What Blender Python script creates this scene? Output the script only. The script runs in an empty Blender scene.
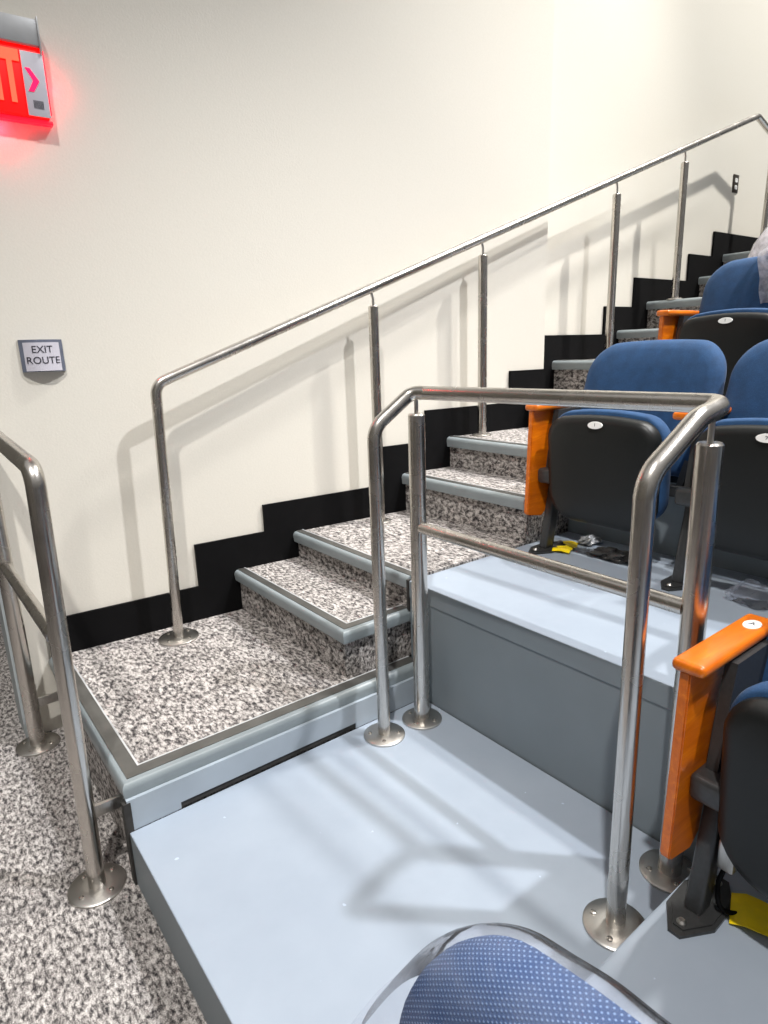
import bpy, bmesh, math, random
from mathutils import Vector, Matrix
random.seed(7)
SC = bpy.context.scene
COL = SC.collection
PI = math.pi

# ------------------------------------------------------------------ helpers
def link(o, parent=None):
    COL.objects.link(o)
    if parent is not None: o.parent = parent
    return o

def thing(name, label, cat, loc=(0, 0, 0), group=None):
    o = bpy.data.objects.new(name, None); o.empty_display_size = .05
    o.location = loc; link(o)
    o['label'] = label; o['category'] = cat
    if group: o['group'] = group
    return o

def obj(name, bm, mat, parent=None, smooth=None, loc=None, label=None):
    bmesh.ops.recalc_face_normals(bm, faces=bm.faces)
    me = bpy.data.meshes.new(name); bm.to_mesh(me); bm.free()
    if isinstance(mat, (list, tuple)):
        for m in mat: me.materials.append(m)
    else: me.materials.append(mat)
    if smooth is not None:
        me.shade_smooth()
        me.set_sharp_from_angle(angle=math.radians(smooth))
    o = bpy.data.objects.new(name, me); link(o, parent)
    if loc is not None: o.location = loc
    if label: o['label'] = label
    return o

def struct(name, bm, mat, smooth=None):
    o = obj(name, bm, mat, None, smooth); o['kind'] = 'structure'; return o

def box(bm, x0, x1, y0, y1, z0, z1, mi=0, bev=0, seg=2):
    b = bmesh.new() if bev else bm
    vs = [b.verts.new((x, y, z)) for x in (x0, x1) for y in (y0, y1) for z in (z0, z1)]
    for f in ((0, 1, 3, 2), (4, 6, 7, 5), (0, 4, 5, 1), (2, 3, 7, 6), (0, 2, 6, 4), (1, 5, 7, 3)):
        fc = b.faces.new([vs[i] for i in f]); fc.material_index = mi
    if bev:
        bmesh.ops.recalc_face_normals(b, faces=b.faces)
        bmesh.ops.bevel(b, geom=list(b.edges), offset=bev, segments=seg, profile=.5, affect='EDGES')
        for f in b.faces: f.material_index = mi
        merge(bm, b)

def merge(bm, b, M=None):
    me = bpy.data.meshes.new('t'); b.to_mesh(me); b.free()
    if M is not None: me.transform(M)
    bm.from_mesh(me); bpy.data.meshes.remove(me)

def prism(bm, pts, fn, a, b, mi=0):
    """closed 2D outline pts extruded between a and b through fn(u,v,w)->xyz"""
    A = [bm.verts.new(fn(u, v, a)) for u, v in pts]
    B = [bm.verts.new(fn(u, v, b)) for u, v in pts]
    n = len(pts)
    fs = [bm.faces.new(A), bm.faces.new(B[::-1])]
    for i in range(n):
        fs.append(bm.faces.new((A[i], B[i], B[(i + 1) % n], A[(i + 1) % n])))
    for f in fs: f.material_index = mi
    return fs
XY = lambda u, v, w: (u, v, w)
XZ = lambda u, v, w: (u, w, v)
YZ = lambda u, v, w: (w, u, v)

def fillet(pts, rads, seg=8):
    pts = [Vector(p) for p in pts]; out = [pts[0]]
    for i in range(1, len(pts) - 1):
        p, a, b = pts[i], pts[i - 1], pts[i + 1]
        r = rads[i - 1] if isinstance(rads, (list, tuple)) else rads
        d1 = (a - p).normalized(); d2 = (b - p).normalized()
        ang = d1.angle(d2)
        if r <= 0 or ang > PI - .01: out.append(p); continue
        t = r / math.tan(ang / 2)
        t = min(t, (a - p).length * .49, (b - p).length * .49); rr = t * math.tan(ang / 2)
        bis = (d1 + d2).normalized(); c = p + bis * (rr / math.sin(ang / 2))
        s = p + d1 * t - c; e = p + d2 * t - c
        tot = s.angle(e)
        for k in range(seg + 1):
            f = k / seg
            out.append(c + (s * math.sin((1 - f) * tot) + e * math.sin(f * tot)) / math.sin(tot))
    out.append(pts[-1]); return out

def tube(bm, path, r, n=28, rfn=None, mi=0, cap=True):
    path = [Vector(p) for p in path]; rings = []
    t0 = (path[1] - path[0]).normalized()
    up = Vector((0, 0, 1)) if abs(t0.z) < .9 else Vector((1, 0, 0))
    nrm = (up - t0 * up.dot(t0)).normalized()
    for i, p in enumerate(path):
        if i == 0: t = t0
        elif i == len(path) - 1: t = (path[-1] - path[-2]).normalized()
        else: t = ((path[i + 1] - p).normalized() + (p - path[i - 1]).normalized()).normalized()
        nrm = (nrm - t * nrm.dot(t)).normalized(); bn = t.cross(nrm)
        rr = rfn(i / (len(path) - 1)) if rfn else r
        rings.append([bm.verts.new(p + (nrm * math.cos(2 * PI * k / n) + bn * math.sin(2 * PI * k / n)) * rr) for k in range(n)])
    for a, b in zip(rings, rings[1:]):
        for k in range(n):
            f = bm.faces.new((a[k], a[(k + 1) % n], b[(k + 1) % n], b[k])); f.material_index = mi
    if cap:
        for f in (bm.faces.new(rings[0][::-1]), bm.faces.new(rings[-1])): f.material_index = mi

def lathe(bm, prof, c, n=40, mi=0):
    """profile [(r,z)] revolved about the vertical through c"""
    rings = []
    for r, z in prof:
        if r < 1e-6: rings.append([bm.verts.new((c[0], c[1], c[2] + z))])
        else: rings.append([bm.verts.new((c[0] + r * math.cos(2 * PI * k / n), c[1] + r * math.sin(2 * PI * k / n), c[2] + z)) for k in range(n)])
    for a, b in zip(rings, rings[1:]):
        for k in range(n):
            q = [a[k % len(a)], a[(k + 1) % len(a)], b[(k + 1) % len(b)], b[k % len(b)]]
            u = []
            for v in q:
                if v not in u: u.append(v)
            if len(u) > 2: bm.faces.new(u).material_index = mi

def rrect(w0, w1, z0, z1, rt, rb, seg=8, crown=0, wt=None):
    """rounded outline; w0..w1 in u, z0..z1 in v; top radius rt, bottom rb; wt narrows (+) the top half width"""
    pts = []
    for cx, cz, r, a0 in ((w1 - rt, z1 - rt, rt, 0), (w0 + rt, z1 - rt, rt, PI / 2), (w0 + rb, z0 + rb, rb, PI), (w1 - rb, z0 + rb, rb, 1.5 * PI)):
        for k in range(seg + 1):
            a = a0 + PI / 2 * k / seg
            pts.append((cx + r * math.cos(a), cz + r * math.sin(a)))
    # densify straight runs
    out = []
    for i, p in enumerate(pts):
        q = pts[(i + 1) % len(pts)]; L = math.dist(p, q); n = max(1, int(L / .03))
        for k in range(n): out.append((p[0] + (q[0] - p[0]) * k / n, p[1] + (q[1] - p[1]) * k / n))
    mid = (w0 + w1) / 2; hw = (w1 - w0) / 2; res = []
    for u, v in out:
        t = (v - z0) / (z1 - z0); s = (u - mid) / hw
        if wt: u = mid + (u - mid) * (1 - wt * t)
        if crown: v += crown * (1 - s * s) * max(0, t)
        res.append((u, v))
    return res

def pad(bm, pts, fn, prof, mi=0):
    """puffed slab: list of (inset scale, depth) rings from front centre to back centre, fn(u,v,d)->xyz"""
    cu = sum(p[0] for p in pts) / len(pts); cv = sum(p[1] for p in pts) / len(pts)
    rings = []
    for s, d in prof:
        if s <= 1e-6: rings.append([bm.verts.new(fn(cu, cv, d))])
        else: rings.append([bm.verts.new(fn(cu + (u - cu) * s, cv + (v - cv) * s, d)) for u, v in pts])
    n = len(pts)
    for a, b in zip(rings, rings[1:]):
        for k in range(n):
            q = [a[k % len(a)], a[(k + 1) % len(a)], b[(k + 1) % len(b)], b[k % len(b)]]
            u = []
            for v in q:
                if v not in u: u.append(v)
            if len(u) > 2: bm.faces.new(u).material_index = mi

# ------------------------------------------------------------------ materials
def nt(name):
    m = bpy.data.materials.new(name); m.use_nodes = True
    t = m.node_tree; b = t.nodes['Principled BSDF']; return m, t, b
def N(t, k, **kw):
    n = t.nodes.new(k)
    for a, v in kw.items():
        if a in n.inputs.keys() if hasattr(n.inputs, 'keys') else False: n.inputs[a].default_value = v
        else: setattr(n, a, v)
    return n
def noise(t, scale, detail=3, rough=.55, sc=(1, 1, 1), rot=(0, 0, 0), dist=0):
    tc = t.nodes.new('ShaderNodeTexCoord'); mp = t.nodes.new('ShaderNodeMapping')
    mp.inputs['Scale'].default_value = sc; mp.inputs['Rotation'].default_value = rot
    t.links.new(tc.outputs['Object'], mp.inputs['Vector'])
    n = t.nodes.new('ShaderNodeTexNoise'); n.inputs['Scale'].default_value = scale
    n.inputs['Detail'].default_value = detail; n.inputs['Roughness'].default_value = rough; n.inputs['Distortion'].default_value = dist
    t.links.new(mp.outputs['Vector'], n.inputs['Vector']); return n
def ramp(t, src, stops, interp='LINEAR'):
    r = t.nodes.new('ShaderNodeValToRGB'); r.color_ramp.interpolation = interp
    e = r.color_ramp.elements
    while len(e) < len(stops): e.new(.5)
    for el, (p, c) in zip(e, stops): el.position = p; el.color = (*c, 1) if len(c) == 3 else c
    t.links.new(src, r.inputs['Fac']); return r
def bump(t, b, src, strength, dist=.002):
    n = t.nodes.new('ShaderNodeBump'); n.inputs['Strength'].default_value = strength; n.inputs['Distance'].default_value = dist
    t.links.new(src, n.inputs['Height']); t.links.new(n.outputs['Normal'], b.inputs['Normal'])
def plain(name, col, rough=.5, metal=0, nscale=60, var=.06, bmp=0, bd=.001, coat=0, spec=None):
    m, t, b = nt(name)
    n = noise(t, nscale, 3)
    c0 = tuple(c * (1 - var) for c in col); c1 = tuple(min(1, c * (1 + var)) for c in col)
    r = ramp(t, n.outputs['Fac'], ((.3, c0), (.7, c1)))
    t.links.new(r.outputs['Color'], b.inputs['Base Color'])
    b.inputs['Roughness'].default_value = rough; b.inputs['Metallic'].default_value = metal
    if coat: b.inputs['Coat Weight'].default_value = coat; b.inputs['Coat Roughness'].default_value = .12
    if spec is not None: b.inputs['Specular IOR Level'].default_value = spec
    if bmp: bump(t, b, n.outputs['Fac'], bmp, bd)
    return m

def carpet_mat():
    m, t, b = nt('speckled_carpet')
    n1 = noise(t, 44, 3.5, .7, (2.1, 1, 1.5), (0, 0, -.2), .25)
    n2 = noise(t, 300, 2, .7)
    n3 = noise(t, 7, 2, .5)
    r1 = ramp(t, n1.outputs['Fac'], ((.36, (.045, .042, .045)), (.44, (.17, .157, .152)), (.51, (.36, .335, .32)), (.62, (.64, .605, .58))))
    r2 = ramp(t, n2.outputs['Fac'], ((.3, (.45, .45, .45)), (.7, (1.3, 1.3, 1.3))))
    mx = t.nodes.new('ShaderNodeMix'); mx.data_type = 'RGBA'; mx.blend_type = 'MULTIPLY'; mx.inputs['Factor'].default_value = 1
    t.links.new(r1.outputs['Color'], mx.inputs['A']); t.links.new(r2.outputs['Color'], mx.inputs['B'])
    r3 = ramp(t, n3.outputs['Fac'], ((.3, (.86, .86, .86)), (.7, (1.1, 1.1, 1.1))))
    m2 = t.nodes.new('ShaderNodeMix'); m2.data_type = 'RGBA'; m2.blend_type = 'MULTIPLY'; m2.inputs['Factor'].default_value = 1
    t.links.new(mx.outputs['Result'], m2.inputs['A']); t.links.new(r3.outputs['Color'], m2.inputs['B'])
    t.links.new(m2.outputs['Result'], b.inputs['Base Color'])
    b.inputs['Roughness'].default_value = .95; b.inputs['Specular IOR Level'].default_value = .1
    bump(t, b, n1.outputs['Fac'], .8, .004); return m

def steel_mat(name='brushed_stainless_steel', rough=.24, col=(.60, .57, .53)):
    m, t, b = nt(name)
    n = noise(t, 900, 2, .6, (1, 1, .02)); n2 = noise(t, 14, 2)
    r = ramp(t, n.outputs['Fac'], ((.3, tuple(c * .86 for c in col)), (.7, tuple(c * 1.12 for c in col))))
    t.links.new(r.outputs['Color'], b.inputs['Base Color'])
    r2 = ramp(t, n2.outputs['Fac'], ((.3, (rough * .85,) * 3), (.7, (rough * 1.25,) * 3)))
    t.links.new(r2.outputs['Color'], b.inputs['Roughness'])
    b.inputs['Metallic'].default_value = 1
    bump(t, b, n.outputs['Fac'], .08, .0005); return m

def fabric_mat(nm='blue_weave_fabric', sc=420, rnd=1.0, hi=(.028, .105, .25), lo=(.012, .058, .155)):
    m, t, b = nt(nm)
    tc = t.nodes.new('ShaderNodeTexCoord')
    v = t.nodes.new('ShaderNodeTexVoronoi'); v.inputs['Scale'].default_value = sc; v.inputs['Randomness'].default_value = rnd
    t.links.new(tc.outputs['Object'], v.inputs['Vector'])
    n = noise(t, 25, 3)
    r = ramp(t, v.outputs['Distance'], ((.12, hi), (.42, lo)))
    r2 = ramp(t, n.outputs['Fac'], ((.3, (.82, .82, .82)), (.7, (1.12, 1.12, 1.12))))
    mx = t.nodes.new('ShaderNodeMix'); mx.data_type = 'RGBA'; mx.blend_type = 'MULTIPLY'; mx.inputs['Factor'].default_value = 1
    t.links.new(r.outputs['Color'], mx.inputs['A']); t.links.new(r2.outputs['Color'], mx.inputs['B'])
    t.links.new(mx.outputs['Result'], b.inputs['Base Color'])
    b.inputs['Roughness'].default_value = .85; b.inputs['Sheen Weight'].default_value = .05
    bump(t, b, v.outputs['Distance'], .35, .001); return m

def dotted_mat():
    m, t, b = nt('blue_dotted_fabric')
    tc = t.nodes.new('ShaderNodeTexCoord'); sx = t.nodes.new('ShaderNodeSeparateXYZ'); t.links.new(tc.outputs['Object'], sx.inputs[0])
    def mth(op, a, bb=None):
        n = t.nodes.new('ShaderNodeMath'); n.operation = op
        for i, v in enumerate((a, bb)):
            if v is None: continue
            if isinstance(v, (int, float)): n.inputs[i].default_value = v
            else: t.links.new(v, n.inputs[i])
        return n.outputs[0]
    K = 2 * math.pi / .0082
    w_ = mth('ADD', sx.outputs['X'], sx.outputs['Z'])
    u = mth('MULTIPLY', mth('ADD', sx.outputs['Y'], w_), K)
    v = mth('MULTIPLY', mth('SUBTRACT', sx.outputs['Y'], w_), K)
    d = mth('MULTIPLY', mth('ADD', mth('SINE', u), mth('SINE', v)), .5)
    r = ramp(t, d, ((.45, (.030, .075, .20)), (.75, (.20, .31, .52))))
    t.links.new(r.outputs['Color'], b.inputs['Base Color'])
    b.inputs['Roughness'].default_value = .8
    bump(t, b, d, .3, .001); return m

def wood_mat():
    m, t, b = nt('orange_lacquered_wood')
    n = noise(t, 9, 5, .6, (1, 6, 6), (0, 0, 0), .5)
    r = ramp(t, n.outputs['Fac'], ((.25, (.55, .105, .002)), (.55, (.70, .155, .002)), (.8, (.88, .26, .004))))
    t.links.new(r.outputs['Color'], b.inputs['Base Color'])
    b.inputs['Roughness'].default_value = .32; b.inputs['Coat Weight'].default_value = .3; b.inputs['Coat Roughness'].default_value = .15
    return m

def paint_floor_mat():
    m, t, b = nt('blue_grey_floor_paint')
    n = noise(t, 2.6, 5, .6); n2 = noise(t, 70, 3, .6); n3 = noise(t, 33, 2, .5)
    r = ramp(t, n.outputs['Fac'], ((.3, (.30, .35, .42)), (.7, (.355, .41, .48))))
    sp = ramp(t, n3.outputs['Fac'], ((.0, (1, 1, 1)), (.765, (1, 1, 1)), (.79, (1.5, 1.5, 1.5))))
    mx = t.nodes.new('ShaderNodeMix'); mx.data_type = 'RGBA'; mx.blend_type = 'MULTIPLY'; mx.inputs['Factor'].default_value = 1
    t.links.new(r.outputs['Color'], mx.inputs['A']); t.links.new(sp.outputs['Color'], mx.inputs['B'])
    t.links.new(mx.outputs['Result'], b.inputs['Base Color'])
    b.inputs['Roughness'].default_value = .42
    bump(t, b, n2.outputs['Fac'], .12, .001); return m

def film_mat(name, tint, op):
    m, t, b = nt(name)
    t.nodes.remove(b); out = t.nodes['Material Output']
    tr = t.nodes.new('ShaderNodeBsdfTransparent'); tr.inputs['Color'].default_value = (.93, .93, .95, 1)
    gl = t.nodes.new('ShaderNodeBsdfGlossy'); gl.inputs['Roughness'].default_value = .15
    df = t.nodes.new('ShaderNodeBsdfTranslucent'); df.inputs['Color'].default_value = (*tint, 1)
    dd = t.nodes.new('ShaderNodeBsdfDiffuse'); dd.inputs['Color'].default_value = (*tint, 1)
    m0 = t.nodes.new('ShaderNodeMixShader'); m0.inputs[0].default_value = .5
    t.links.new(df.outputs[0], m0.inputs[1]); t.links.new(dd.outputs[0], m0.inputs[2])
    n = noise(t, 30, 3)
    r = ramp(t, n.outputs['Fac'], ((.35, (op * .6,) * 3), (.7, (min(1, op * 1.5),) * 3)))
    m1 = t.nodes.new('ShaderNodeMixShader'); t.links.new(r.outputs['Color'], m1.inputs[0])
    t.links.new(tr.outputs[0], m1.inputs[1]); t.links.new(m0.outputs[0], m1.inputs[2])
    fr = t.nodes.new('ShaderNodeFresnel'); fr.inputs['IOR'].default_value = 1.12
    m2 = t.nodes.new('ShaderNodeMixShader'); t.links.new(fr.outputs[0], m2.inputs[0])
    t.links.new(m1.outputs[0], m2.inputs[1]); t.links.new(gl.outputs[0], m2.inputs[2])
    t.links.new(m2.outputs[0], out.inputs['Surface'])
    bp = t.nodes.new('ShaderNodeBump'); bp.inputs['Strength'].default_value = .6; bp.inputs['Distance'].default_value = .004
    t.links.new(n.outputs['Fac'], bp.inputs['Height']); t.links.new(bp.outputs[0], gl.inputs['Normal'])
    return m

def emit_mat(name, col, st, base=None):
    m, t, b = nt(name)
    n = noise(t, 40, 2)
    r = ramp(t, n.outputs['Fac'], ((.3, tuple(c * .92 for c in col)), (.7, col)))
    t.links.new(r.outputs['Color'], b.inputs['Emission Color'])
    b.inputs['Base Color'].default_value = (*(base or col), 1)
    b.inputs['Emission Strength'].default_value = st; return m

M = dict(
    carpet=carpet_mat(), steel=steel_mat(), steel_fl=steel_mat('satin_stainless_steel', .34, (.55, .53, .50)),
    wall=plain('cream_wall_paint', (.70, .67, .60), .75, 0, 130, .015, .25, .002),
    rubber=plain('black_rubber', (.0035, .0035, .004), .7, 0, 20, .15, spec=.12),
    floor=paint_floor_mat(),
    tier=plain('slate_grey_side_face', (.20, .235, .26), .5, 0, 3.0, .05, .03),  # darker grey than the tops, used on upright faces
    lip=plain('grey_nosing_rubber', (.24, .275, .29), .38, 0, 12, .07),
    strip=plain('dark_ribbed_aluminium', (.15, .148, .14), .36, .6, 9, .22),
    bright=plain('bright_aluminium_edge', (.72, .74, .76), .35, .5, 40, .08),
    fascia=plain('pale_blue_grey_paint', (.35, .40, .45), .45, 0, 5, .08, .06),
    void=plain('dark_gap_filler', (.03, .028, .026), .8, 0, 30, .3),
    fabric=fabric_mat(), dotted=dotted_mat(), wood=wood_mat(),
    shell=plain('black_moulded_plastic', (.009, .010, .010), .42, 0, 200, .12, .08, .0005, spec=.35),
    metal=plain('charcoal_powder_coated_steel', (.05, .051, .052), .33, .3, 90, .12),
    white=plain('white_plastic', (.82, .82, .80), .35, 0, 30, .02),
    ink=plain('dark_lettering', (.03, .03, .045), .5, 0, 30, .1),
    tape=plain('yellow_caution_tape', (.95, .70, .008), .35, 0, 35, .06, .4, .006),
    jamb=plain('grey_jamb_paint', (.30, .33, .34), .5, 0, 12, .04),
    signframe=plain('slate_blue_sign_frame', (.17, .19, .25), .4, .3, 20, .1),
    signface=plain('pale_lilac_sign_face', (.58, .565, .63), .35, 0, 20, .03),
    housing=plain('grey_sign_housing', (.42, .43, .44), .4, .2, 20, .05),
    outlet=plain('bronze_cover_plate', (.06, .05, .04), .35, .5, 20, .1),
    debris=plain('grey_crumpled_foil', (.10, .10, .10), .4, .3, 40, .3, .8, .01),
    red=emit_mat('red_lit_acrylic', (1, .0, .0), 1.2),
    redsoft=emit_mat('red_glow_strip', (1, .006, .02), 2.2),  # for the emissive strips added around the sign
    letter=emit_mat('orange_lit_letter', (1, .10, .045), 1.1),
    film=film_mat('clear_plastic_film', (.80, .84, .92), .11),
    filmw=film_mat('milky_plastic_film', (.86, .82, .84), .55),
)

# ------------------------------------------------------------------ site dimensions
Z = [.3135, .503, .628, .823, .984, 1.159, 1.351, 1.524, 1.71, 1.892, 2.063]
XN = [None, .050, .350, .980, 1.279, 1.872, 2.186, 2.818, 3.132, 3.763, 4.072, 4.95]
VX = [None, -.111, .214, .8145, 1.144, 1.744, 2.108, 2.6855, 2.99, 3.625, 3.937]
HP = .172; WS = -.89; WL = -.95; XL = -.728
MA, XC, YCB, MB_ = -.0722, 2.025, -.0582, -.0384
SK = .1525; TK = .014
def wy(x): return MA * x if x < XC else YCB + MB_ * (x - XC)

# ------------------------------------------------------------------ setting
bm = bmesh.new()
box(bm, -9, 9, -9, 6, -.12, 0)
struct('floor', bm, M['carpet'])

H = 9.0; x0 = -.835
pts = [(x0, wy(x0)), (XC, MA * XC), (XC, YCB), (9, wy(9)), (9, .45), (x0, .215)]
bm = bmesh.new(); prism(bm, pts, XY, 0, H)
struct('wall_back', bm, M['wall'])
bm = bmesh.new(); box(bm, x0 - .012, x0, wy(x0) + .004, .225, 0, 3.2)
struct('trim_1', bm, M['jamb'])
bm = bmesh.new(); box(bm, -9, 9, 5.0, 5.15, 0, H)
struct('wall_rear', bm, M['wall'])
bm = bmesh.new(); box(bm, -9.15, -9, -9, 6, 0, H)
struct('wall_left', bm, M['wall'])

# stepped rubber skirting along the wall
def skirt():
    bm = bmesh.new()
    def seg(x_a, x_b, z_lo, z_hi):
        cuts = [x_a] + ([XC] if x_a < XC - 1e-4 < x_b - 1e-4 else []) + [x_b]
        for a, b in zip(cuts, cuts[1:]):
            off = 1e-5
            ya, yb = wy(a + off), wy(b - off)
            P = [(a, ya - TK), (b, yb - TK), (b, yb - .001), (a, ya - .001)]
            prism(bm, P, XY, z_lo, z_hi)
    seg(-.712, VX[1], Z[0] - .05, Z[0] + SK)
    for k in range(1, 11):
        xe = VX[k + 1] if k < 10 else 8.0
        seg(VX[k], xe, Z[k - 1] - .06, Z[k] + SK)
    return bm
struct('baseboard_back', skirt(), M['rubber'])

# painted platform in front of the landing, and the seating tiers
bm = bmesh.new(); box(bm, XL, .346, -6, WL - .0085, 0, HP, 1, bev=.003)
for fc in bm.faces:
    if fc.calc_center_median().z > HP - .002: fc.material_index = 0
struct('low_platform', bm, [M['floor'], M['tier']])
bm = bmesh.new(); box(bm, XL + .002, .345, -6, -2.034, HP - .02, .25, bev=.006)
struct('seat_row_plinth', bm, M['floor'])
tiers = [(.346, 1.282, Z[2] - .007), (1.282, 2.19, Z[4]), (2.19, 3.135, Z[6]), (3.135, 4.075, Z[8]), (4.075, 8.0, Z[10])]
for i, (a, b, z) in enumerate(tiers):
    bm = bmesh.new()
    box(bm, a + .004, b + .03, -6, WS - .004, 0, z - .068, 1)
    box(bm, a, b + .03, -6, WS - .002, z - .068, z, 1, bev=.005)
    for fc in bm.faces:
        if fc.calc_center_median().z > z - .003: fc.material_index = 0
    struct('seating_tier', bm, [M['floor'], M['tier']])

# ------------------------------------------------------------------ carpeted staircase
stairs = thing('carpeted_staircase', 'speckled grey carpeted staircase with grey nosings climbing along the cream wall', 'stairs', (XL, WL, 0))
def plan(a, b, yf, back=.004):
    """outline of a block from x=a..b whose rear follows the wall"""
    P = [(a, yf), (b, yf)]
    g = TK + .0015
    if a < XC < b:
        P += [(b, wy(b) - g), (XC + .0005, wy(XC + 1e-4) - g), (XC - .0005, wy(XC - 1e-4) - g), (a, wy(a) - g)]
    else:
        P += [(b, wy(b - 1e-5) - g), (a, wy(a + 1e-5) - g)]
    return P
def rel(o, root):
    if o.parent is root: o.matrix_parent_inverse = Matrix.Translation(root.location).inverted()
    return o

def lip_profile(h, t):
    """nosing section in (out, z): out = distance beyond riser face, z relative to tread"""
    r = h * .42; pts = [(-t, 0)]
    for k in range(7):
        a = PI / 2 * (1 - k / 6)
        pts.append((-r * .35 + r * .35 + math.cos(a) * r - r, -r + math.sin(a) * r))
    pts = [(a, b + .0025) for a, b in pts]
    pts += [(-.004, -h), (-.03, -h), (-.03, -.012), (-t, -.012)]
    return pts
def nosing(path, z, h=.045, wstrip=.045, parent=None):
    """path: outer edge polyline (plan), tread to its left-hand side. Returns nosing + strips"""
    def sweep(bm, sec, mi=0):
        n = len(path); rings = []
        for i, p in enumerate(path):
            p = Vector((p[0], p[1]))
            def nrm(a, b):
                d = (Vector(b) - Vector(a)).normalized(); return Vector((d.y, -d.x))   # outward = right of travel
            if i == 0: m = nrm(path[0], path[1])
            elif i == n - 1: m = nrm(path[-2], path[-1])
            else:
                a, b = nrm(path[i - 1], path[i]), nrm(path[i], path[i + 1]); m = (a + b); m = m / m.dot(a)
            rings.append([bm.verts.new((p.x + m.x * o, p.y + m.y * o, z + dz)) for o, dz in sec])
        k = len(sec)
        for a, b in zip(rings, rings[1:]):
            for j in range(k):
                bm.faces.new((a[j], a[(j + 1) % k], b[(j + 1) % k], b[j])).material_index = mi
        bm.faces.new(rings[0]).material_index = mi; bm.faces.new(rings[-1][::-1]).material_index = mi
    bm = bmesh.new(); sweep(bm, lip_profile(h, .03))
    a = rel(obj('nosing', bm, M['lip'], parent, smooth=50), stairs)
    bm = bmesh.new(); w = wstrip
    sweep(bm, [(-h * .40, .0045), (-w - .008, .0045), (-w - .008, -.010), (-h * .40, -.010)])
    b = rel(obj('tread_strip', bm, M['strip'], parent), stairs)
    bm = bmesh.new()
    sweep(bm, [(-w - .008, .0055), (-w - .0135, .0055), (-w - .0135, -.010), (-w - .008, -.010)])
    c = rel(obj('edge_line', bm, M['bright'], parent), stairs)
    return a

def step(name, a, b, yf, z, zlow, path, h=.045, w=.04, label=None):
    rec = .024
    ridge = plan(a + rec, b, yf + (rec if yf > WL - .1 and len(path) > 2 else 0))
    bm = bmesh.new(); prism(bm, ridge, XY, zlow, z)
    o = rel(obj(name, bm, M['carpet'], stairs, label=label), stairs)
    nosing(path, z, h, w, o)
    return o
# landing: carpet body + left and front nosings
gL = TK + .0015
bm = bmesh.new(); prism(bm, [(XL + .022, WL + .022), (.10, WL + .022), (.10, wy(.1) - gL), (XL + .014, wy(XL) - gL)], XY, 0, Z[0])
prism(bm, [(.09, WL + .022), (.343, WL + .022), (.343, WS), (.09, WS)], XY, 0, Z[0])
land = rel(obj('landing', bm, M['carpet'], stairs), stairs)
nosing([(XL + .02, wy(XL) - gL), (XL, WL), (.342, WL)][0:0] or [(XL, wy(XL) - gL), (XL, WL), (.342, WL)], Z[0], .05, .052, land)
# front fascia under the landing lip, with the dark slot above the platform
bm = bmesh.new()
box(bm, XL + .004, -.58, WL - .008, WL + .021, HP + .0005, Z[0] - .045)
box(bm, -.58, .04, WL - .008, WL + .021, HP + .021, Z[0] - .045)
box(bm, .04, .342, WL - .008, WL + .021, HP + .0005, Z[0] - .045)
rel(obj('fascia', bm, M['fascia'], land), stairs)
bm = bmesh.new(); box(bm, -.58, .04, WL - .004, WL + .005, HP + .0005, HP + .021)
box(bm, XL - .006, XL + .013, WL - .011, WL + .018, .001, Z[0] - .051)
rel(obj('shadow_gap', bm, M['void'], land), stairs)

g1 = TK + .0015
step('step', XN[1], XN[2] + .03, WS + .005, Z[1], Z[0] - .01, [(XN[1], wy(XN[1]) - g1), (XN[1], WS), (XN[2] + .005, WS)], .045, .04)
for k in range(2, 11):
    xe = XN[k + 1] + .03
    zl = Z[k - 1] - .05
    o = step('step', XN[k], xe, WS if k > 2 else WS + .0, Z[k], zl, [(XN[k], wy(XN[k] + 1e-5) - g1), (XN[k], WS + (.012 if k == 2 else 0))], .05 if k > 2 else .045, .04)
# black filler at the end of the second riser
bm = bmesh.new(); box(bm, .3445, .362, WS - .001, WS + .010, Z[1] + .002, Z[2] - .006)
rel(obj('end_filler', bm, M['void'], stairs), stairs)

# ------------------------------------------------------------------ railings
R_T, R_P = .0195, .0270
def flange(c, parent, screws=4, a0=.6, r=.065):
    bm = bmesh.new()
    lathe(bm, [(0, .0), (r, .0), (r, .006), (r - .004, .009), (.032, .011), (0, .011)], c)
    f = rel(obj('flange', bm, M['steel_fl'], parent, smooth=35), ROOT[0])
    for k in range(screws):
        a = a0 + k * 2 * PI / screws; s = r * .70
        p = (c[0] + s * math.cos(a), c[1] + s * math.sin(a), c[2])
        bm = bmesh.new()
        lathe(bm, [(.0, .0095), (.0072, .0095), (.0066, .0125), (.003, .0135), (.003, .0115), (0, .0115)], p, 14)
        rel(obj('screw', bm, M['steel'], f, smooth=35), ROOT[0])
    return f
def post(base, ztop, rail_pt, parent, r=R_P, pin=.0065):
    """thick post with a chamfered cap, thin pin up to the rail"""
    x, y, z = base; bm = bmesh.new()
    lathe(bm, [(r, .0), (r, ztop - z - .005), (r - .004, ztop - z), (0, ztop - z)], base, 32)
    o = rel(obj('post', bm, M['steel'], parent, smooth=30), ROOT[0])
    bm = bmesh.new(); p0 = Vector((x, y, ztop - .002)); p1 = Vector(rail_pt)
    tube(bm, fillet([p0, Vector((x, y, ztop + (p1.z - ztop) * .5)), p1], .02, 5), pin, 14)
    rel(obj('pin', bm, M['steel_fl'], o, smooth=40), ROOT[0])
    return o
ROOT = [None]

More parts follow.
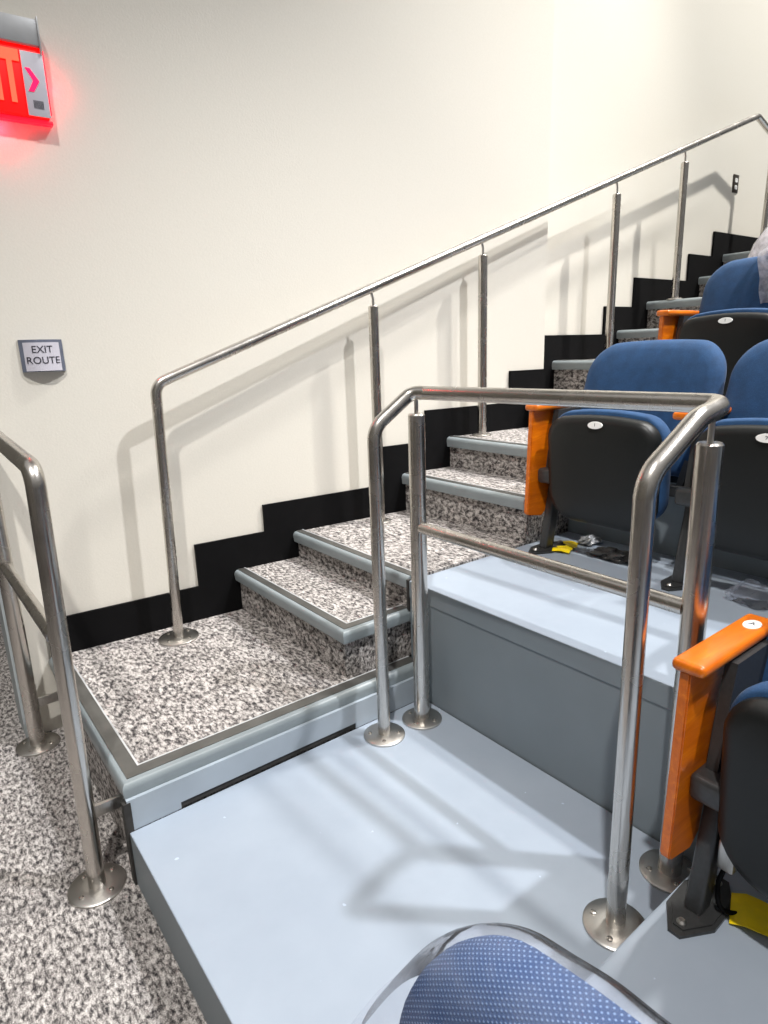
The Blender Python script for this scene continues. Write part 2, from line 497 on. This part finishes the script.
# guard railing round the platform end
A, B, C, D = Vector((.09, -1.054, HP)), Vector((.251, -1.064, HP)), Vector((.036, -1.967, HP)), Vector((.270, -1.966, HP))
zr = 1.312
ROOT[0] = thing('guard_railing', 'brushed steel guard rail standing on the pale blue grey platform in the foreground', 'railing', tuple(B))
G = ROOT[0]
path = fillet([A + Vector((0, 0, .008)), (A.x, A.y, 1.215), (B.x - .02, B.y, zr), (B.x + .001, B.y - .045, zr), (D.x + .022, D.y + .05, zr), (D.x + .022, D.y - .012, zr), (D.x - .075, C.y - .006, zr - .02), (C.x - .004, C.y, 1.195), C + Vector((0, 0, .008))],
              [.075, .06, .02, .02, .04, .10, .075], 8)
bm = bmesh.new(); tube(bm, path, R_T + .0015)
rel(obj('top_rail', bm, M['steel'], G, smooth=60), G)
post(tuple(B), 1.247, (B.x, B.y, zr - .005), G); post(tuple(D), 1.236, (D.x, D.y, zr - .005), G)
bm = bmesh.new(); tube(bm, [(B.x - .002, B.y - .02, .880), (D.x - .004, D.y + .02, .868)], R_T)
rel(obj('mid_rail', bm, M['steel'], G, smooth=60), G)
for q, a in ((A, .9), (B, .35), (C, 1.9), (D, 2.4)): flange(tuple(q), G, 4, a, .070)

# low guard at the left, standing on the carpet
L1, L2 = Vector((-.818, -.893, 0)), Vector((-.818, -.022, 0))
ROOT[0] = thing('side_railing', 'brushed steel railing on the carpet floor at the left edge beside the landing', 'railing', tuple(L1))
S = ROOT[0]
path = fillet([L1 + Vector((0, 0, .008)), (L1.x + .014, L1.y - .01, 1.195), (L1.x, L2.y - .10, 1.245), (L2.x, L2.y + .12, 1.15), (L2.x, L2.y + .12, .9)], [.05, .05, .05], 8)
bm = bmesh.new(); tube(bm, path, .0228)
rel(obj('top_rail', bm, M['steel'], S, smooth=60), S)
post(tuple(L2), 1.165, (L2.x, L2.y, 1.20), S)
bm = bmesh.new(); tube(bm, [(L1.x, L1.y, .765), (L2.x, L2.y, .735)], R_T)
rel(obj('mid_rail', bm, M['steel'], S, smooth=60), S)
for q, a in ((L1, .5), (L2, .9)): flange(tuple(q), S, 4, a, .077)
for q, z in ((L1, .235), (L2, .175)):
    bm = bmesh.new(); box(bm, q.x - .004, XL - .001 + .012, q.y - .006, q.y + .006, z - .018, z + .018, bev=.002)
    rel(obj('bracket', bm, M['steel_fl'], S, smooth=30), S)

# long handrail up the stairs
def P_on(x): return -.128 - .0452 * (x + .265)
hp = [(-.265, -.128, Z[0]), (.767, P_on(.767), Z[2]), (1.447, P_on(1.447), Z[4]), (2.51, P_on(2.51), Z[6]), (3.187, P_on(3.187), Z[8]), (4.28, P_on(4.28), Z[10])]
rs = (2.947 - 1.345) / (4.07 + .231)
def zrail(x): return 1.345 + rs * (x + .231)
ROOT[0] = thing('stair_handrail', 'long brushed steel handrail on five slim posts rising along the cream wall', 'railing', hp[0])
R = ROOT[0]
path = fillet([(hp[0][0], hp[0][1], Z[0] + .006), (-.240, -.128, 1.345), (4.03, P_on(4.03), zrail(4.03)), (4.30, P_on(4.30), 2.84), (hp[-1][0], hp[-1][1], Z[10] + .006)], [.06, .05, .06], 8)
bm = bmesh.new(); tube(bm, path, R_T + .001)
rel(obj('handrail_tube', bm, M['steel'], R, smooth=60), R)
tops = [1.622, 1.885, 2.262, 2.515]
for (x, y, z), zt in zip(hp[1:5], (zrail(hp[1][0]) - .075, zrail(hp[2][0]) - .075, zrail(hp[3][0]) - .08, zrail(hp[4][0]) - .08)):
    post((x, y, z), zt, (x - .012, y, zrail(x - .012) - .008), R, .0235, .006)
for i, q in enumerate(hp): flange(q, R, 4, .5 + i * .3, .08 if i == 0 else .052)

# ------------------------------------------------------------------ text as mesh
def text_bm(s, size, depth=.0004, align='CENTER', off=0):
    cu = bpy.data.curves.new('t', 'FONT'); cu.body = s; cu.size = size; cu.align_x = align; cu.align_y = 'CENTER'; cu.extrude = depth; cu.offset = off
    o = bpy.data.objects.new('t', cu); COL.objects.link(o)
    dg = bpy.context.evaluated_depsgraph_get(); me = bpy.data.meshes.new_from_object(o.evaluated_get(dg))
    bpy.data.objects.remove(o); bm = bmesh.new(); bm.from_mesh(me); bpy.data.meshes.remove(me); return bm
def xf(bm, Mx):
    bm.transform(Mx); return bm

# ------------------------------------------------------------------ auditorium chairs (local: faces -x, aisle end at y=0, next seat towards -y)
def oval(bm, fn, ru, rv, h, n=28):
    A = [bm.verts.new(fn(ru * math.cos(2 * PI * k / n), rv * math.sin(2 * PI * k / n), 0)) for k in range(n)]
    B = [bm.verts.new(fn(ru * .96 * math.cos(2 * PI * k / n), rv * .96 * math.sin(2 * PI * k / n), h)) for k in range(n)]
    bm.faces.new(A[::-1]); bm.faces.new(B)
    for k in range(n): bm.faces.new((A[k], A[(k + 1) % n], B[(k + 1) % n], B[k]))

def seat_fn(u, v, d):          # u along +y, v up the folded pan, d towards the front (-x)
    v0 = .16
    lean = (v - v0) * .06
    return (-.035 - lean - d, u, v)
def back_fn(u, v, d):          # curved, reclining back
    cu = (u + .275) / .27
    return (.115 + (v - .30) * .26 + .028 * (1 - cu * cu) - d, u, v)

def armrest_parts(t, y, z, tagtxt=None, xs=-.105, ln=.325, wd=.066):
    bm = bmesh.new(); box(bm, xs, xs + ln, y - wd / 2, y + wd / 2, z - .026, z, bev=.011, seg=4)
    a = obj('armrest', bm, M['wood'], t, smooth=50)
    if tagtxt:
        bm = bmesh.new(); cx = xs + ln * .80
        oval(bm, lambda u, v, h: (cx + v, y - .004 + u, z + h), .017, .026, .0016)
        g = obj('row_tag', bm, M['white'], a, smooth=30)
        tb = text_bm(tagtxt, .022, .0003)
        xf(tb, Matrix.Translation((cx, y - .004, z + .0019)) @ Matrix.Rotation(-PI / 2, 4, 'Z'))
        obj('lettering', tb, M['ink'], a)
    return a

def chair(loc, label, group, end=False, tag=None, seatno=None, last=False, arm=True, fab='fabric'):
    t = thing('auditorium_chair', label, 'chair', loc, group)
    for i, y in enumerate([0] + ([-.55] if last else [])):
        # splayed steel foot plate, rectangular column, cross bracket
        bm = bmesh.new()
        pl = []
        for a, b in ((-.130, .012), (-.070, .048), (.015, .052), (.085, .014), (.085, -.014), (.025, -.050), (-.060, -.052), (-.130, -.014)): pl.append((a, y + b))
        prism(bm, pl, XY, 0, .007)
        pl2 = [((a + .022) * .84 - .022, y + (b - y) * .84) for a, b in pl]; prism(bm, pl2, XY, .007, .011)
        f = obj('foot_plate', bm, M['metal'], t)
        for a in (-.098, .060):
            bm = bmesh.new(); lathe(bm, [(0, .010), (.010, .010), (.010, .013), (.006, .018), (0, .018)], (a, y, 0), 12)
            obj('bolt', bm, M['steel_fl'], f, smooth=35)
        bm = bmesh.new()
        b2 = bmesh.new(); box(b2, -.026, .026, y - .019, y + .019, .008, .30, bev=.008, seg=3)
        for v in b2.verts: v.co.x += v.co.z * .20 - .035
        merge(bm, b2)
        obj('leg', bm, M['metal'], t, smooth=40)
        bm = bmesh.new()
        box(bm, -.075, .075, y - .055, y + .026, .285, .345, bev=.014, seg=4)
        box(bm, -.045, .09, y - .085, y - .055, .250, .330, bev=.008, seg=3)
        lathe(bm, [(0, 0), (.006, 0), (.006, .006), (0, .006)], (-.05, y - .03, .344), 12)
        obj('bracket', bm, M['metal'], t, smooth=40)
        # tapered arm standard
        bm = bmesh.new()
        prism(bm, [(-.035, .34), (.075, .34), (.215, .555), (.215, .572), (.005, .572), (-.01, .50)], lambda u, v, w: (u, w, v), y - .012, y + .012)
        obj('arm_standard', bm, M['metal'], t)
        if end and i == 0:
            py0, py1 = y + .026, y + .048
            bm = bmesh.new()
            out = [(-.105, .575), (-.122, .165), (-.114, .155), (-.035, .140), (.0, .165), (.07, .575)]
            prism(bm, out, lambda u, v, w: (u, w, v), py0, py1)
            bmesh.ops.recalc_face_normals(bm, faces=bm.faces)
            bmesh.ops.bevel(bm, geom=list(bm.edges), offset=.003, segments=2, affect='EDGES')
            obj('end_panel', bm, M['wood'], t, smooth=40)
        if arm: armrest_parts(t, y + (.030 if (end and i == 0) else 0), .60, tag if i == 0 else None, xs=-.115, ln=.33)
    # folded seat: plastic pan in front, blue cushion behind it
    pts = rrect(-.475, -.035, .155, .548, .065, .11, 8, crown=.022, wt=-.03)
    bm = bmesh.new()
    pad(bm, pts, seat_fn, [(0, .050), (.5, .050), (.86, .047), (.95, .040), (.985, .028), (1.0, .010), (1.0, -.004), (.97, -.008), (0, -.008)])
    obj('seat_pan', bm, M['shell'], t, smooth=60)
    pts = rrect(-.482, -.028, .185, .562, .08, .10, 8, crown=.024, wt=-.03)
    bm = bmesh.new()
    pad(bm, pts, seat_fn, [(0, -.006), (.97, -.006), (1.0, -.014), (1.012, -.035), (1.0, -.058), (.96, -.074), (.85, -.082), (0, -.088)])
    obj('seat_cushion', bm, M[fab], t, smooth=70)
    if seatno:
        bm = bmesh.new()
        cy, cz = -.255, .538
        oval(bm, lambda u, v, h: (seat_fn(0, cz, .0475)[0] + .004 + .35 * v - h - .006, cy + u, cz + v), .031, .013, .002)
        g = obj('seat_tag', bm, M['white'], t, smooth=30)
        tb = text_bm(seatno, .018, .0003)
        xf(tb, Matrix.Translation((seat_fn(0, cz, .0475)[0] - .0050, cy, cz)) @ Matrix.Rotation(-PI / 2, 4, 'Z') @ Matrix.Rotation(PI / 2, 4, 'X'))
        obj('lettering', tb, M['ink'], g)
    # back: cushion + moulded rear shell
    pts = rrect(-.545, .018, .34, .812, .115, .06, 10, crown=.016, wt=.05)
    bm = bmesh.new()
    pad(bm, pts, back_fn, [(0, .050), (.6, .048), (.86, .040), (.95, .028), (.985, .014), (1.0, 0), (1.0, -.018), (.985, -.032), (0, -.034)])
    obj('backrest_cushion', bm, M[fab], t, smooth=70)
    pts = rrect(-.540, .013, .30, .808, .110, .07, 10, crown=.016, wt=.05)
    bm = bmesh.new()
    pad(bm, pts, back_fn, [(0, -.028), (.955, -.028), (.962, -.034), (.955, -.042), (.92, -.050), (.80, -.055), (0, -.058)])
    obj('back_shell', bm, M['shell'], t, smooth=60)
    bm = bmesh.new()
    for y in (-.06, -.49):
        prism(bm, [(.05, .30), (.10, .28), (.185, .47), (.165, .50)], lambda u, v, w: (u, w, v), y - .012, y + .012)
    box(bm, .045, .085, -.54, -.01, .285, .325, bev=.006)
    obj('hinge_frame', bm, M['metal'], t, smooth=40)
    return t

GR = 'auditorium chairs with folded blue seats'
zT1, zT2 = Z[2] - .007, Z[4]
chair((.172, -2.092, .25), 'blue chair with glossy orange end panel, at the right edge beside the guard rail foot', GR, True, 'A', '1', True)
chair((1.040, -.992, zT1), 'folded blue chair with orange end panel just behind the guard rail', GR, True, None, '1')
chair((1.055, -1.555, zT1), 'folded blue chair on the ledge behind the thick right guard post', GR, False, None, '2')
chair((1.055, -2.105, zT1), 'folded blue chair on the ledge beyond the right edge, third from the stairs', GR, False, None, '3', True)
chair((1.965, -.985, zT2), 'folded blue chair in the upper row beside the stairs, half covered by a plastic bag', GR, True, None, '1')
chair((1.965, -1.535, zT2), 'folded blue chair in the upper row, second from the stairs', GR, False, None, '2', True)
chair((-.905, -2.135, 0), 'blue dotted chair back wrapped in clear film at the bottom edge', GR, False, None, None, True, fab='dotted')

# ------------------------------------------------------------------ plastic film and bags
def sheet(name, fn, nu, nv, mat, label, cat, amp=.008, th=None, seed=1):
    rnd = random.Random(seed); bm = bmesh.new(); g = []
    ph = [rnd.uniform(0, 6.3) for _ in range(8)]
    for i in range(nu + 1):
        row = []
        for j in range(nv + 1):
            u, v = i / nu, j / nv; p, n = fn(u, v)
            w = math.sin(9 * u + 5 * v + ph[0]) + .7 * math.sin(17 * u - 11 * v + ph[1]) + .5 * math.sin(31 * v + 8 * u + ph[2]) + .35 * math.sin(43 * u + 23 * v + ph[3])
            row.append(bm.verts.new(Vector(p) + Vector(n) * amp * w))
        g.append(row)
    for i in range(nu):
        for j in range(nv): bm.faces.new((g[i][j], g[i + 1][j], g[i + 1][j + 1], g[i][j + 1]))
    o = obj(name, bm, mat, None, smooth=180); o['label'] = label; o['category'] = cat
    return o
# film over the foreground chair back: drapes from front over the top to the rear
FC = Vector((-.905, -2.135, 0))
def film_fn(u, v):
    y = -.555 + u * .590
    s = (v - .5) * 2                       # -1 front .. 1 rear
    k = min(1.0, abs((y + .2635) / .2815)); d = .115 - (1 - k) * .2815
    zt = .812 + .016 * (1 - k * k) - (.115 - math.sqrt(max(0, .115 ** 2 - d * d)) if d > 0 else 0) + .003
    if abs(s) < .22:
        a = s / .22; p = back_fn(y, zt - .02, 0); q = Vector((p[0] + a * .052, y, zt + .005 - .014 * a * a)); n = (0, 0, 1)
    else:
        a = (abs(s) - .22) / .78; zz = zt - .004 - a * .42
        p = back_fn(y, zz, .060 if s < 0 else -.066)
        q = Vector((p[0] + (-.006 * a if s < 0 else .02 * a), y + .10 * a * max(0, (y + .06) / .1), zz)); n = (-1 if s < 0 else 1, 0, 0)
    return FC + q, n
sheet('plastic_cover', film_fn, 46, 40, M['film'], 'clear crinkled plastic film draped over the blue chair back at the bottom', 'plastic film', .0022, seed=3)

BC = Vector((1.965, -.985, zT2))
def bag_fn(u, v):
    y = -.225 - u * .36
    s = (v - .5) * 2
    top = .845 + .03 * math.sin(u * 3.0)
    if abs(s) < .25:
        a = s / .25; p = back_fn(y, top - .03, 0); q = Vector((p[0] + .0 + a * .065, y, top + .012 - .02 * a * a)); n = (0, 0, 1)
    else:
        a = (abs(s) - .25) / .75; zz = top - .01 - a * .30 * (1 - .25 * math.cos(4 * u))
        p = back_fn(y, zz, .075 if s < 0 else -.075); q = Vector((p[0], y - .05 * a * (1 - u), zz)); n = (-1 if s < 0 else 1, 0, 0)
    return BC + q, n
sheet('plastic_bag', bag_fn, 36, 36, M['filmw'], 'milky plastic bag draped over the upper blue chair back at the right edge', 'plastic bag', .010, seed=5)
# second bag, a puffed one standing behind it
def blob(name, c, r, mat, label, cat, seed, amp=.18, flat=0):
    rnd = random.Random(seed); bm = bmesh.new(); bmesh.ops.create_icosphere(bm, subdivisions=4, radius=1)
    ph = [rnd.uniform(0, 6.3) for _ in range(9)]
    for v in bm.verts:
        p = v.co.copy()
        w = math.sin(4 * p.x + ph[0]) * math.sin(5 * p.y + ph[1]) + .6 * math.sin(9 * p.y + 6 * p.z + ph[2]) + .45 * math.sin(14 * p.x - 9 * p.z + ph[3]) + .3 * math.sin(23 * p.z + 19 * p.y + ph[4])
        p *= 1 + amp * w * .5
        v.co = Vector((p.x * r[0], p.y * r[1], max(p.z * r[2], -r[2] * (.55 if flat else 9))))
    zm = min(v.co.z for v in bm.verts)
    for v in bm.verts: v.co += Vector(c) - Vector((0, 0, zm))
    o = obj(name, bm, mat, None, smooth=180 if not flat else 40); o['label'] = label; o['category'] = cat; return o
blob('plastic_bag', (2.50, -1.19, Z[6] + .002), (.13, .17, .32), M['filmw'], 'puffed milky bag standing on the tier floor behind the upper blue chair', 'plastic bag', 11, .10)

# things lying under the chairs on the ledge
zf = zT1 + .0008
blob('crumpled_foil', (1.10, -1.24, zf), (.045, .085, .022), M['debris'], 'crumpled dark foil lying on the ledge under the first chair', 'foil', 4, .5, 1)
blob('foam_wrap', (1.20, -1.07, zf), (.05, .035, .022), M['housing'], 'small pale wrap lying under the first ledge chair beside the yellow tape', 'wrap', 6, .3, 1)
blob('plastic_bag', (1.02, -1.80, zf), (.05, .08, .045), M['film'], 'small crumpled clear bag on the ledge under the second chair, right edge', 'plastic bag', 8, .3, 1)

def tape(name, loc, rot, w, l, mat, label):
    bm = bmesh.new(); n = 10; top = []; bot = []
    for i in range(n + 1):
        u = i / n; z = .007 + .007 * math.sin(u * 7) + .004 * math.sin(u * 17)
        top.append([bm.verts.new((u * l, s * w / 2 * (1 + .06 * math.sin(u * 12)), z + (.004 if s == 0 else -.002) + .0012)) for s in (-1, 0, 1)])
        bot.append([bm.verts.new((u * l, s * w / 2 * (1 + .06 * math.sin(u * 12)), z + (.004 if s == 0 else -.002))) for s in (-1, 0, 1)])
    for i in range(n):
        for j in range(2):
            bm.faces.new((top[i][j], top[i + 1][j], top[i + 1][j + 1], top[i][j + 1]))
            bm.faces.new((bot[i][j], bot[i][j + 1], bot[i + 1][j + 1], bot[i + 1][j]))
        for j in (0, 2): bm.faces.new((top[i][j], bot[i][j], bot[i + 1][j], top[i + 1][j]))
    for i in (0, n):
        for j in range(2): bm.faces.new((top[i][j], top[i][j + 1], bot[i][j + 1], bot[i][j]))
    o = obj(name, bm, mat, None, smooth=60); o.location = loc; o.rotation_euler = (0, 0, rot)
    o['label'] = label; o['category'] = 'tape'; return o
tape('yellow_tape', (1.00, -1.07, zf), .35, .07, .15, M['tape'], 'short yellow tape strip on the ledge under the first chair')
tape('yellow_tape', (.192, -2.138, .2508), -1.2, .088, .28, M['tape'], 'wide yellow tape over the cable at the right edge under the nearest chair')

bm = bmesh.new()
tube(bm, fillet([(.165, -2.13, .50), (.17, -2.135, .40), (.16, -2.12, .33), (.15, -2.13, .27), (.19, -2.16, .258), (.27, -2.25, .256), (.34, -2.40, .256)], .03, 5), .005, 12)
o = obj('power_cable', bm, M['rubber'], None, smooth=60); o['label'] = 'thin black cable running down the nearest chair leg to the yellow tape'; o['category'] = 'cable'
bm = bmesh.new()
box(bm, .150, .185, -2.150, -2.115, .37, .44, bev=.006)
lathe(bm, [(0, 0), (.016, 0), (.016, .03), (0, .03)], (.168, -2.133, .44), 16)
o = obj('cable_connector', bm, M['steel_fl'], None, smooth=40)
o['label'] = 'small metal cable connector hanging beside the nearest chair leg'; o['category'] = 'connector'

# ------------------------------------------------------------------ wall fittings
def on_wall(x, z, d=0, b=False):
    """frame on the cream wall: local X along wall, Y up, Z out of the wall"""
    m = MB_ if b else MA
    ax = Vector((1, m, 0)).normalized(); out = Vector((ax.y, -ax.x, 0)); up = Vector((0, 0, 1))
    o = Vector((x, wy(x), z)) + out * d
    return Matrix(((ax.x, up.x, out.x, o.x), (ax.y, up.y, out.y, o.y), (ax.z, up.z, out.z, o.z), (0, 0, 0, 1)))

# bowed EXIT ROUTE plaque
t = thing('exit_route_sign', 'small bowed plaque reading EXIT ROUTE on the cream wall at left', 'sign', on_wall(-.578, 1.4625).translation)
def att(name, bm, mat, Mx, parent, root, smooth=None):
    bm.transform(Mx); o = obj(name, bm, mat, parent, smooth)
    if parent is root: o.matrix_parent_inverse = Matrix.Translation(root.location).inverted()
    return o
W, Hh, Dp = .140, .112, .030
Mx = on_wall(-.578, 1.4625, .001)
def arc(n, w, d, base): return [(-w / 2 + w * k / n, base + d * (1 - (2 * k / n - 1) ** 2)) for k in range(n + 1)]
a_o = arc(16, W, Dp - .008, .008); bmx = bmesh.new()
prism(bmx, [(-W / 2, 0)] + a_o + [(W / 2, 0)], lambda u, v, w: (u, w, v), -Hh / 2, Hh / 2)
body = att('frame', bmx, M['signframe'], Mx, t, t, 40)
a1 = arc(16, W - .014, Dp - .009, .0105); a2 = [(u, v + .0012) for u, v in a1]; bmx = bmesh.new()
prism(bmx, a1 + a2[::-1], lambda u, v, w: (u, w, v), -Hh / 2 + .003, Hh / 2 - .010)
att('face', bmx, M['signface'], Mx, t, t, 40)
for s, yy in (('EXIT', .021), ('ROUTE', -.017)):
    tb = text_bm(s, .0345, .0004); tb.transform(Matrix.Scale(.98, 4, (1, 0, 0)))
    bmesh.ops.triangulate(tb, faces=tb.faces)
    for v in tb.verts:
        u = v.co.x; v.co.z += .0105 + (Dp - .009) * (1 - (2 * u / (W - .014)) ** 2) + .0022; v.co.y += yy
    att('lettering', tb, M['ink'], Mx, t, t)

# red lit EXIT sign, cut by the left edge of the picture
ex = -.585; ez = 2.420
t = thing('exit_sign', 'glowing red EXIT sign with grey housing high on the wall at the left edge', 'sign', on_wall(ex, ez).translation)
Mx = on_wall(ex, ez, .002)
bmx = bmesh.new(); box(bmx, -.175, .138, .022, .100, 0, .056, bev=.005); box(bmx, .137, .142, .000, .108, .0, .060, bev=.002)
att('housing', bmx, M['housing'], Mx, t, t, 40)
bmx = bmesh.new(); box(bmx, -.170, .140, -.188, .022, .004, .044, bev=.004)
att('lit_panel', bmx, M['red'], Mx, t, t, 40)
bmx = bmesh.new(); box(bmx, .141, .149, -.17, .02, .0, .034, bev=.002); box(bmx, -.168, .150, -.200, -.188, .0, .030, bev=.002)  # emissive strips added so the sign reddens the wall behind it
att('glow_strip', bmx, M['redsoft'], Mx, t, t, 40)
tb = text_bm('EXIT', .205, .001, off=.008); tb.transform(Matrix.Scale(.45, 4, (1, 0, 0)))
for v in tb.verts: v.co += Vector((-.026, -.082, .0465))
att('lettering', tb, M['letter'], Mx, t, t)
bmx = bmesh.new(); box(bmx, .076, .143, -.185, .004, .045, .049, bev=.0015)
tag_ = att('arrow_panel', bmx, M['signface'], Mx, t, t, 40)
bmx = bmesh.new()
prism(bmx, [(.084, -.045), (.098, -.045), (.122, -.080), (.102, -.113), (.086, -.113), (.104, -.080)], XY, .0495, .051)
att('arrow', bmx, emit_mat('pink_lit_arrow', (1, .0, .10), .9), Mx, tag_, t)
bmx = bmesh.new()
for k in range(9): box(bmx, .096 + k * .0034, .0978 + k * .0034, -.162, -.138, .0495, .0503)
att('fine_print', bmx, M['ink'], Mx, tag_, t)

for nm, u, v, e_ in (('sign_glow_helper', .165, -.08, .16), ('sign_glow_helper', -.02, -.222, .7)):  # unseen red point lights added just outside the sign to tint the wall
    l = bpy.data.lights.new(nm, 'POINT'); l.energy = e_; l.color = (1, .02, .04); l.shadow_soft_size = .02
    o = bpy.data.objects.new(nm, l); link(o); o.location = Mx @ Vector((u, v, .03))

# wall socket by the top of the stairs
t = thing('wall_socket', 'small dark double socket on the cream wall under the top of the handrail', 'socket', on_wall(4.184, 2.561, 0, True).translation)
Mx = on_wall(4.184, 2.561, .0005, True)
bmx = bmesh.new(); box(bmx, -.038, .038, -.062, .062, 0, .006, bev=.002)
pl = att('cover_plate', bmx, M['outlet'], Mx, t, t, 40)
for s in (-1, 1):
    bmx = bmesh.new(); prism(bmx, rrect(-.017, .017, s * .024 - .014, s * .024 + .014, .008, .008, 4), XY, .006, .009)
    sk = att('socket_face', bmx, M['white'], Mx, t, t)
    bmx = bmesh.new()
    for u in (-.006, .006): box(bmx, u - .001, u + .001, s * .024 - .003, s * .024 + .006, .009, .0093)
    att('slots', bmx, M['ink'], Mx, sk, t)

# ------------------------------------------------------------------ lights
def lamp(name, loc, energy, r, col=(1, .96, .90), spot=None, aim=(0, -.8, .6)):
    l = bpy.data.lights.new(name, 'SPOT'); l.energy = energy; l.shadow_soft_size = r; l.color = col
    l.spot_size = math.radians(spot or 110); l.spot_blend = .8
    o = bpy.data.objects.new(name, l); link(o); o.location = loc
    d = Vector(aim) - Vector(loc); o.rotation_euler = d.to_track_quat('-Z', 'Y').to_euler(); return o
lamp('ceiling_spot', (-2.4, -3.6, 7.3), 1500, .10, (1, .97, .93), 44, (0, -1.0, -.3))
lamp('ceiling_spot', (3.0, -4.8, 8.2), 2300, .13, (.98, .98, 1), 46, (.7, -1.3, -.2))
lamp('ceiling_spot', (3.0, -1.7, 6.5), 850, .16, (1, .97, .92), 60, (1.3, -.6, .4))
lamp('ceiling_spot', (6.4, -3.6, 9.2), 3600, .13, (1, .97, .91), 56, (4.7, -.3, 2.8))

# ------------------------------------------------------------------ world: soft light of the surrounding hall
w = bpy.data.worlds.new('hall'); SC.world = w; w.use_nodes = True
t = w.node_tree; bg = t.nodes['Background']
tc = t.nodes.new('ShaderNodeTexCoord'); sp = t.nodes.new('ShaderNodeSeparateXYZ'); t.links.new(tc.outputs['Generated'], sp.inputs[0])
r = t.nodes.new('ShaderNodeValToRGB'); mr = t.nodes.new('ShaderNodeMapRange'); mr.inputs['From Min'].default_value = -1; mr.inputs['From Max'].default_value = 1
t.links.new(sp.outputs['Z'], mr.inputs['Value']); t.links.new(mr.outputs['Result'], r.inputs['Fac'])
e = r.color_ramp.elements; e[0].position = .40; e[0].color = (.07, .07, .075, 1); e[1].position = .85; e[1].color = (.60, .59, .58, 1)
e.new(.52).color = (.17, .165, .16, 1)
t.links.new(r.outputs['Color'], bg.inputs['Color']); bg.inputs['Strength'].default_value = .75

# ------------------------------------------------------------------ camera
cam = bpy.data.cameras.new('camera'); co = bpy.data.objects.new('camera', cam); link(co); SC.camera = co
cam.sensor_fit = 'HORIZONTAL'; cam.sensor_width = 36; cam.lens = 36 * 632.6348 / 768; cam.clip_start = .02
yaw, pitch, roll = math.radians(-37.3752), math.radians(-14.1695), math.radians(-1.8581)
f = Vector((-math.sin(yaw), math.cos(yaw), 0)); rr = Vector((math.cos(yaw), math.sin(yaw), 0)); u = Vector((0, 0, 1))
F = f * math.cos(pitch) + u * math.sin(pitch); U = -f * math.sin(pitch) + u * math.cos(pitch)
Rr = rr * math.cos(roll) + U * math.sin(roll); U2 = -rr * math.sin(roll) + U * math.cos(roll)
co.matrix_world = Matrix(((Rr.x, U2.x, -F.x, -1.0472), (Rr.y, U2.y, -F.y, -2.5807), (Rr.z, U2.z, -F.z, 1.4361), (0, 0, 0, 1)))
SC.view_settings.view_transform = 'Standard'; SC.view_settings.look = 'None'
SC.view_settings.gamma = 1; SC.view_settings.use_curve_mapping = False; SC.view_settings.exposure = .06
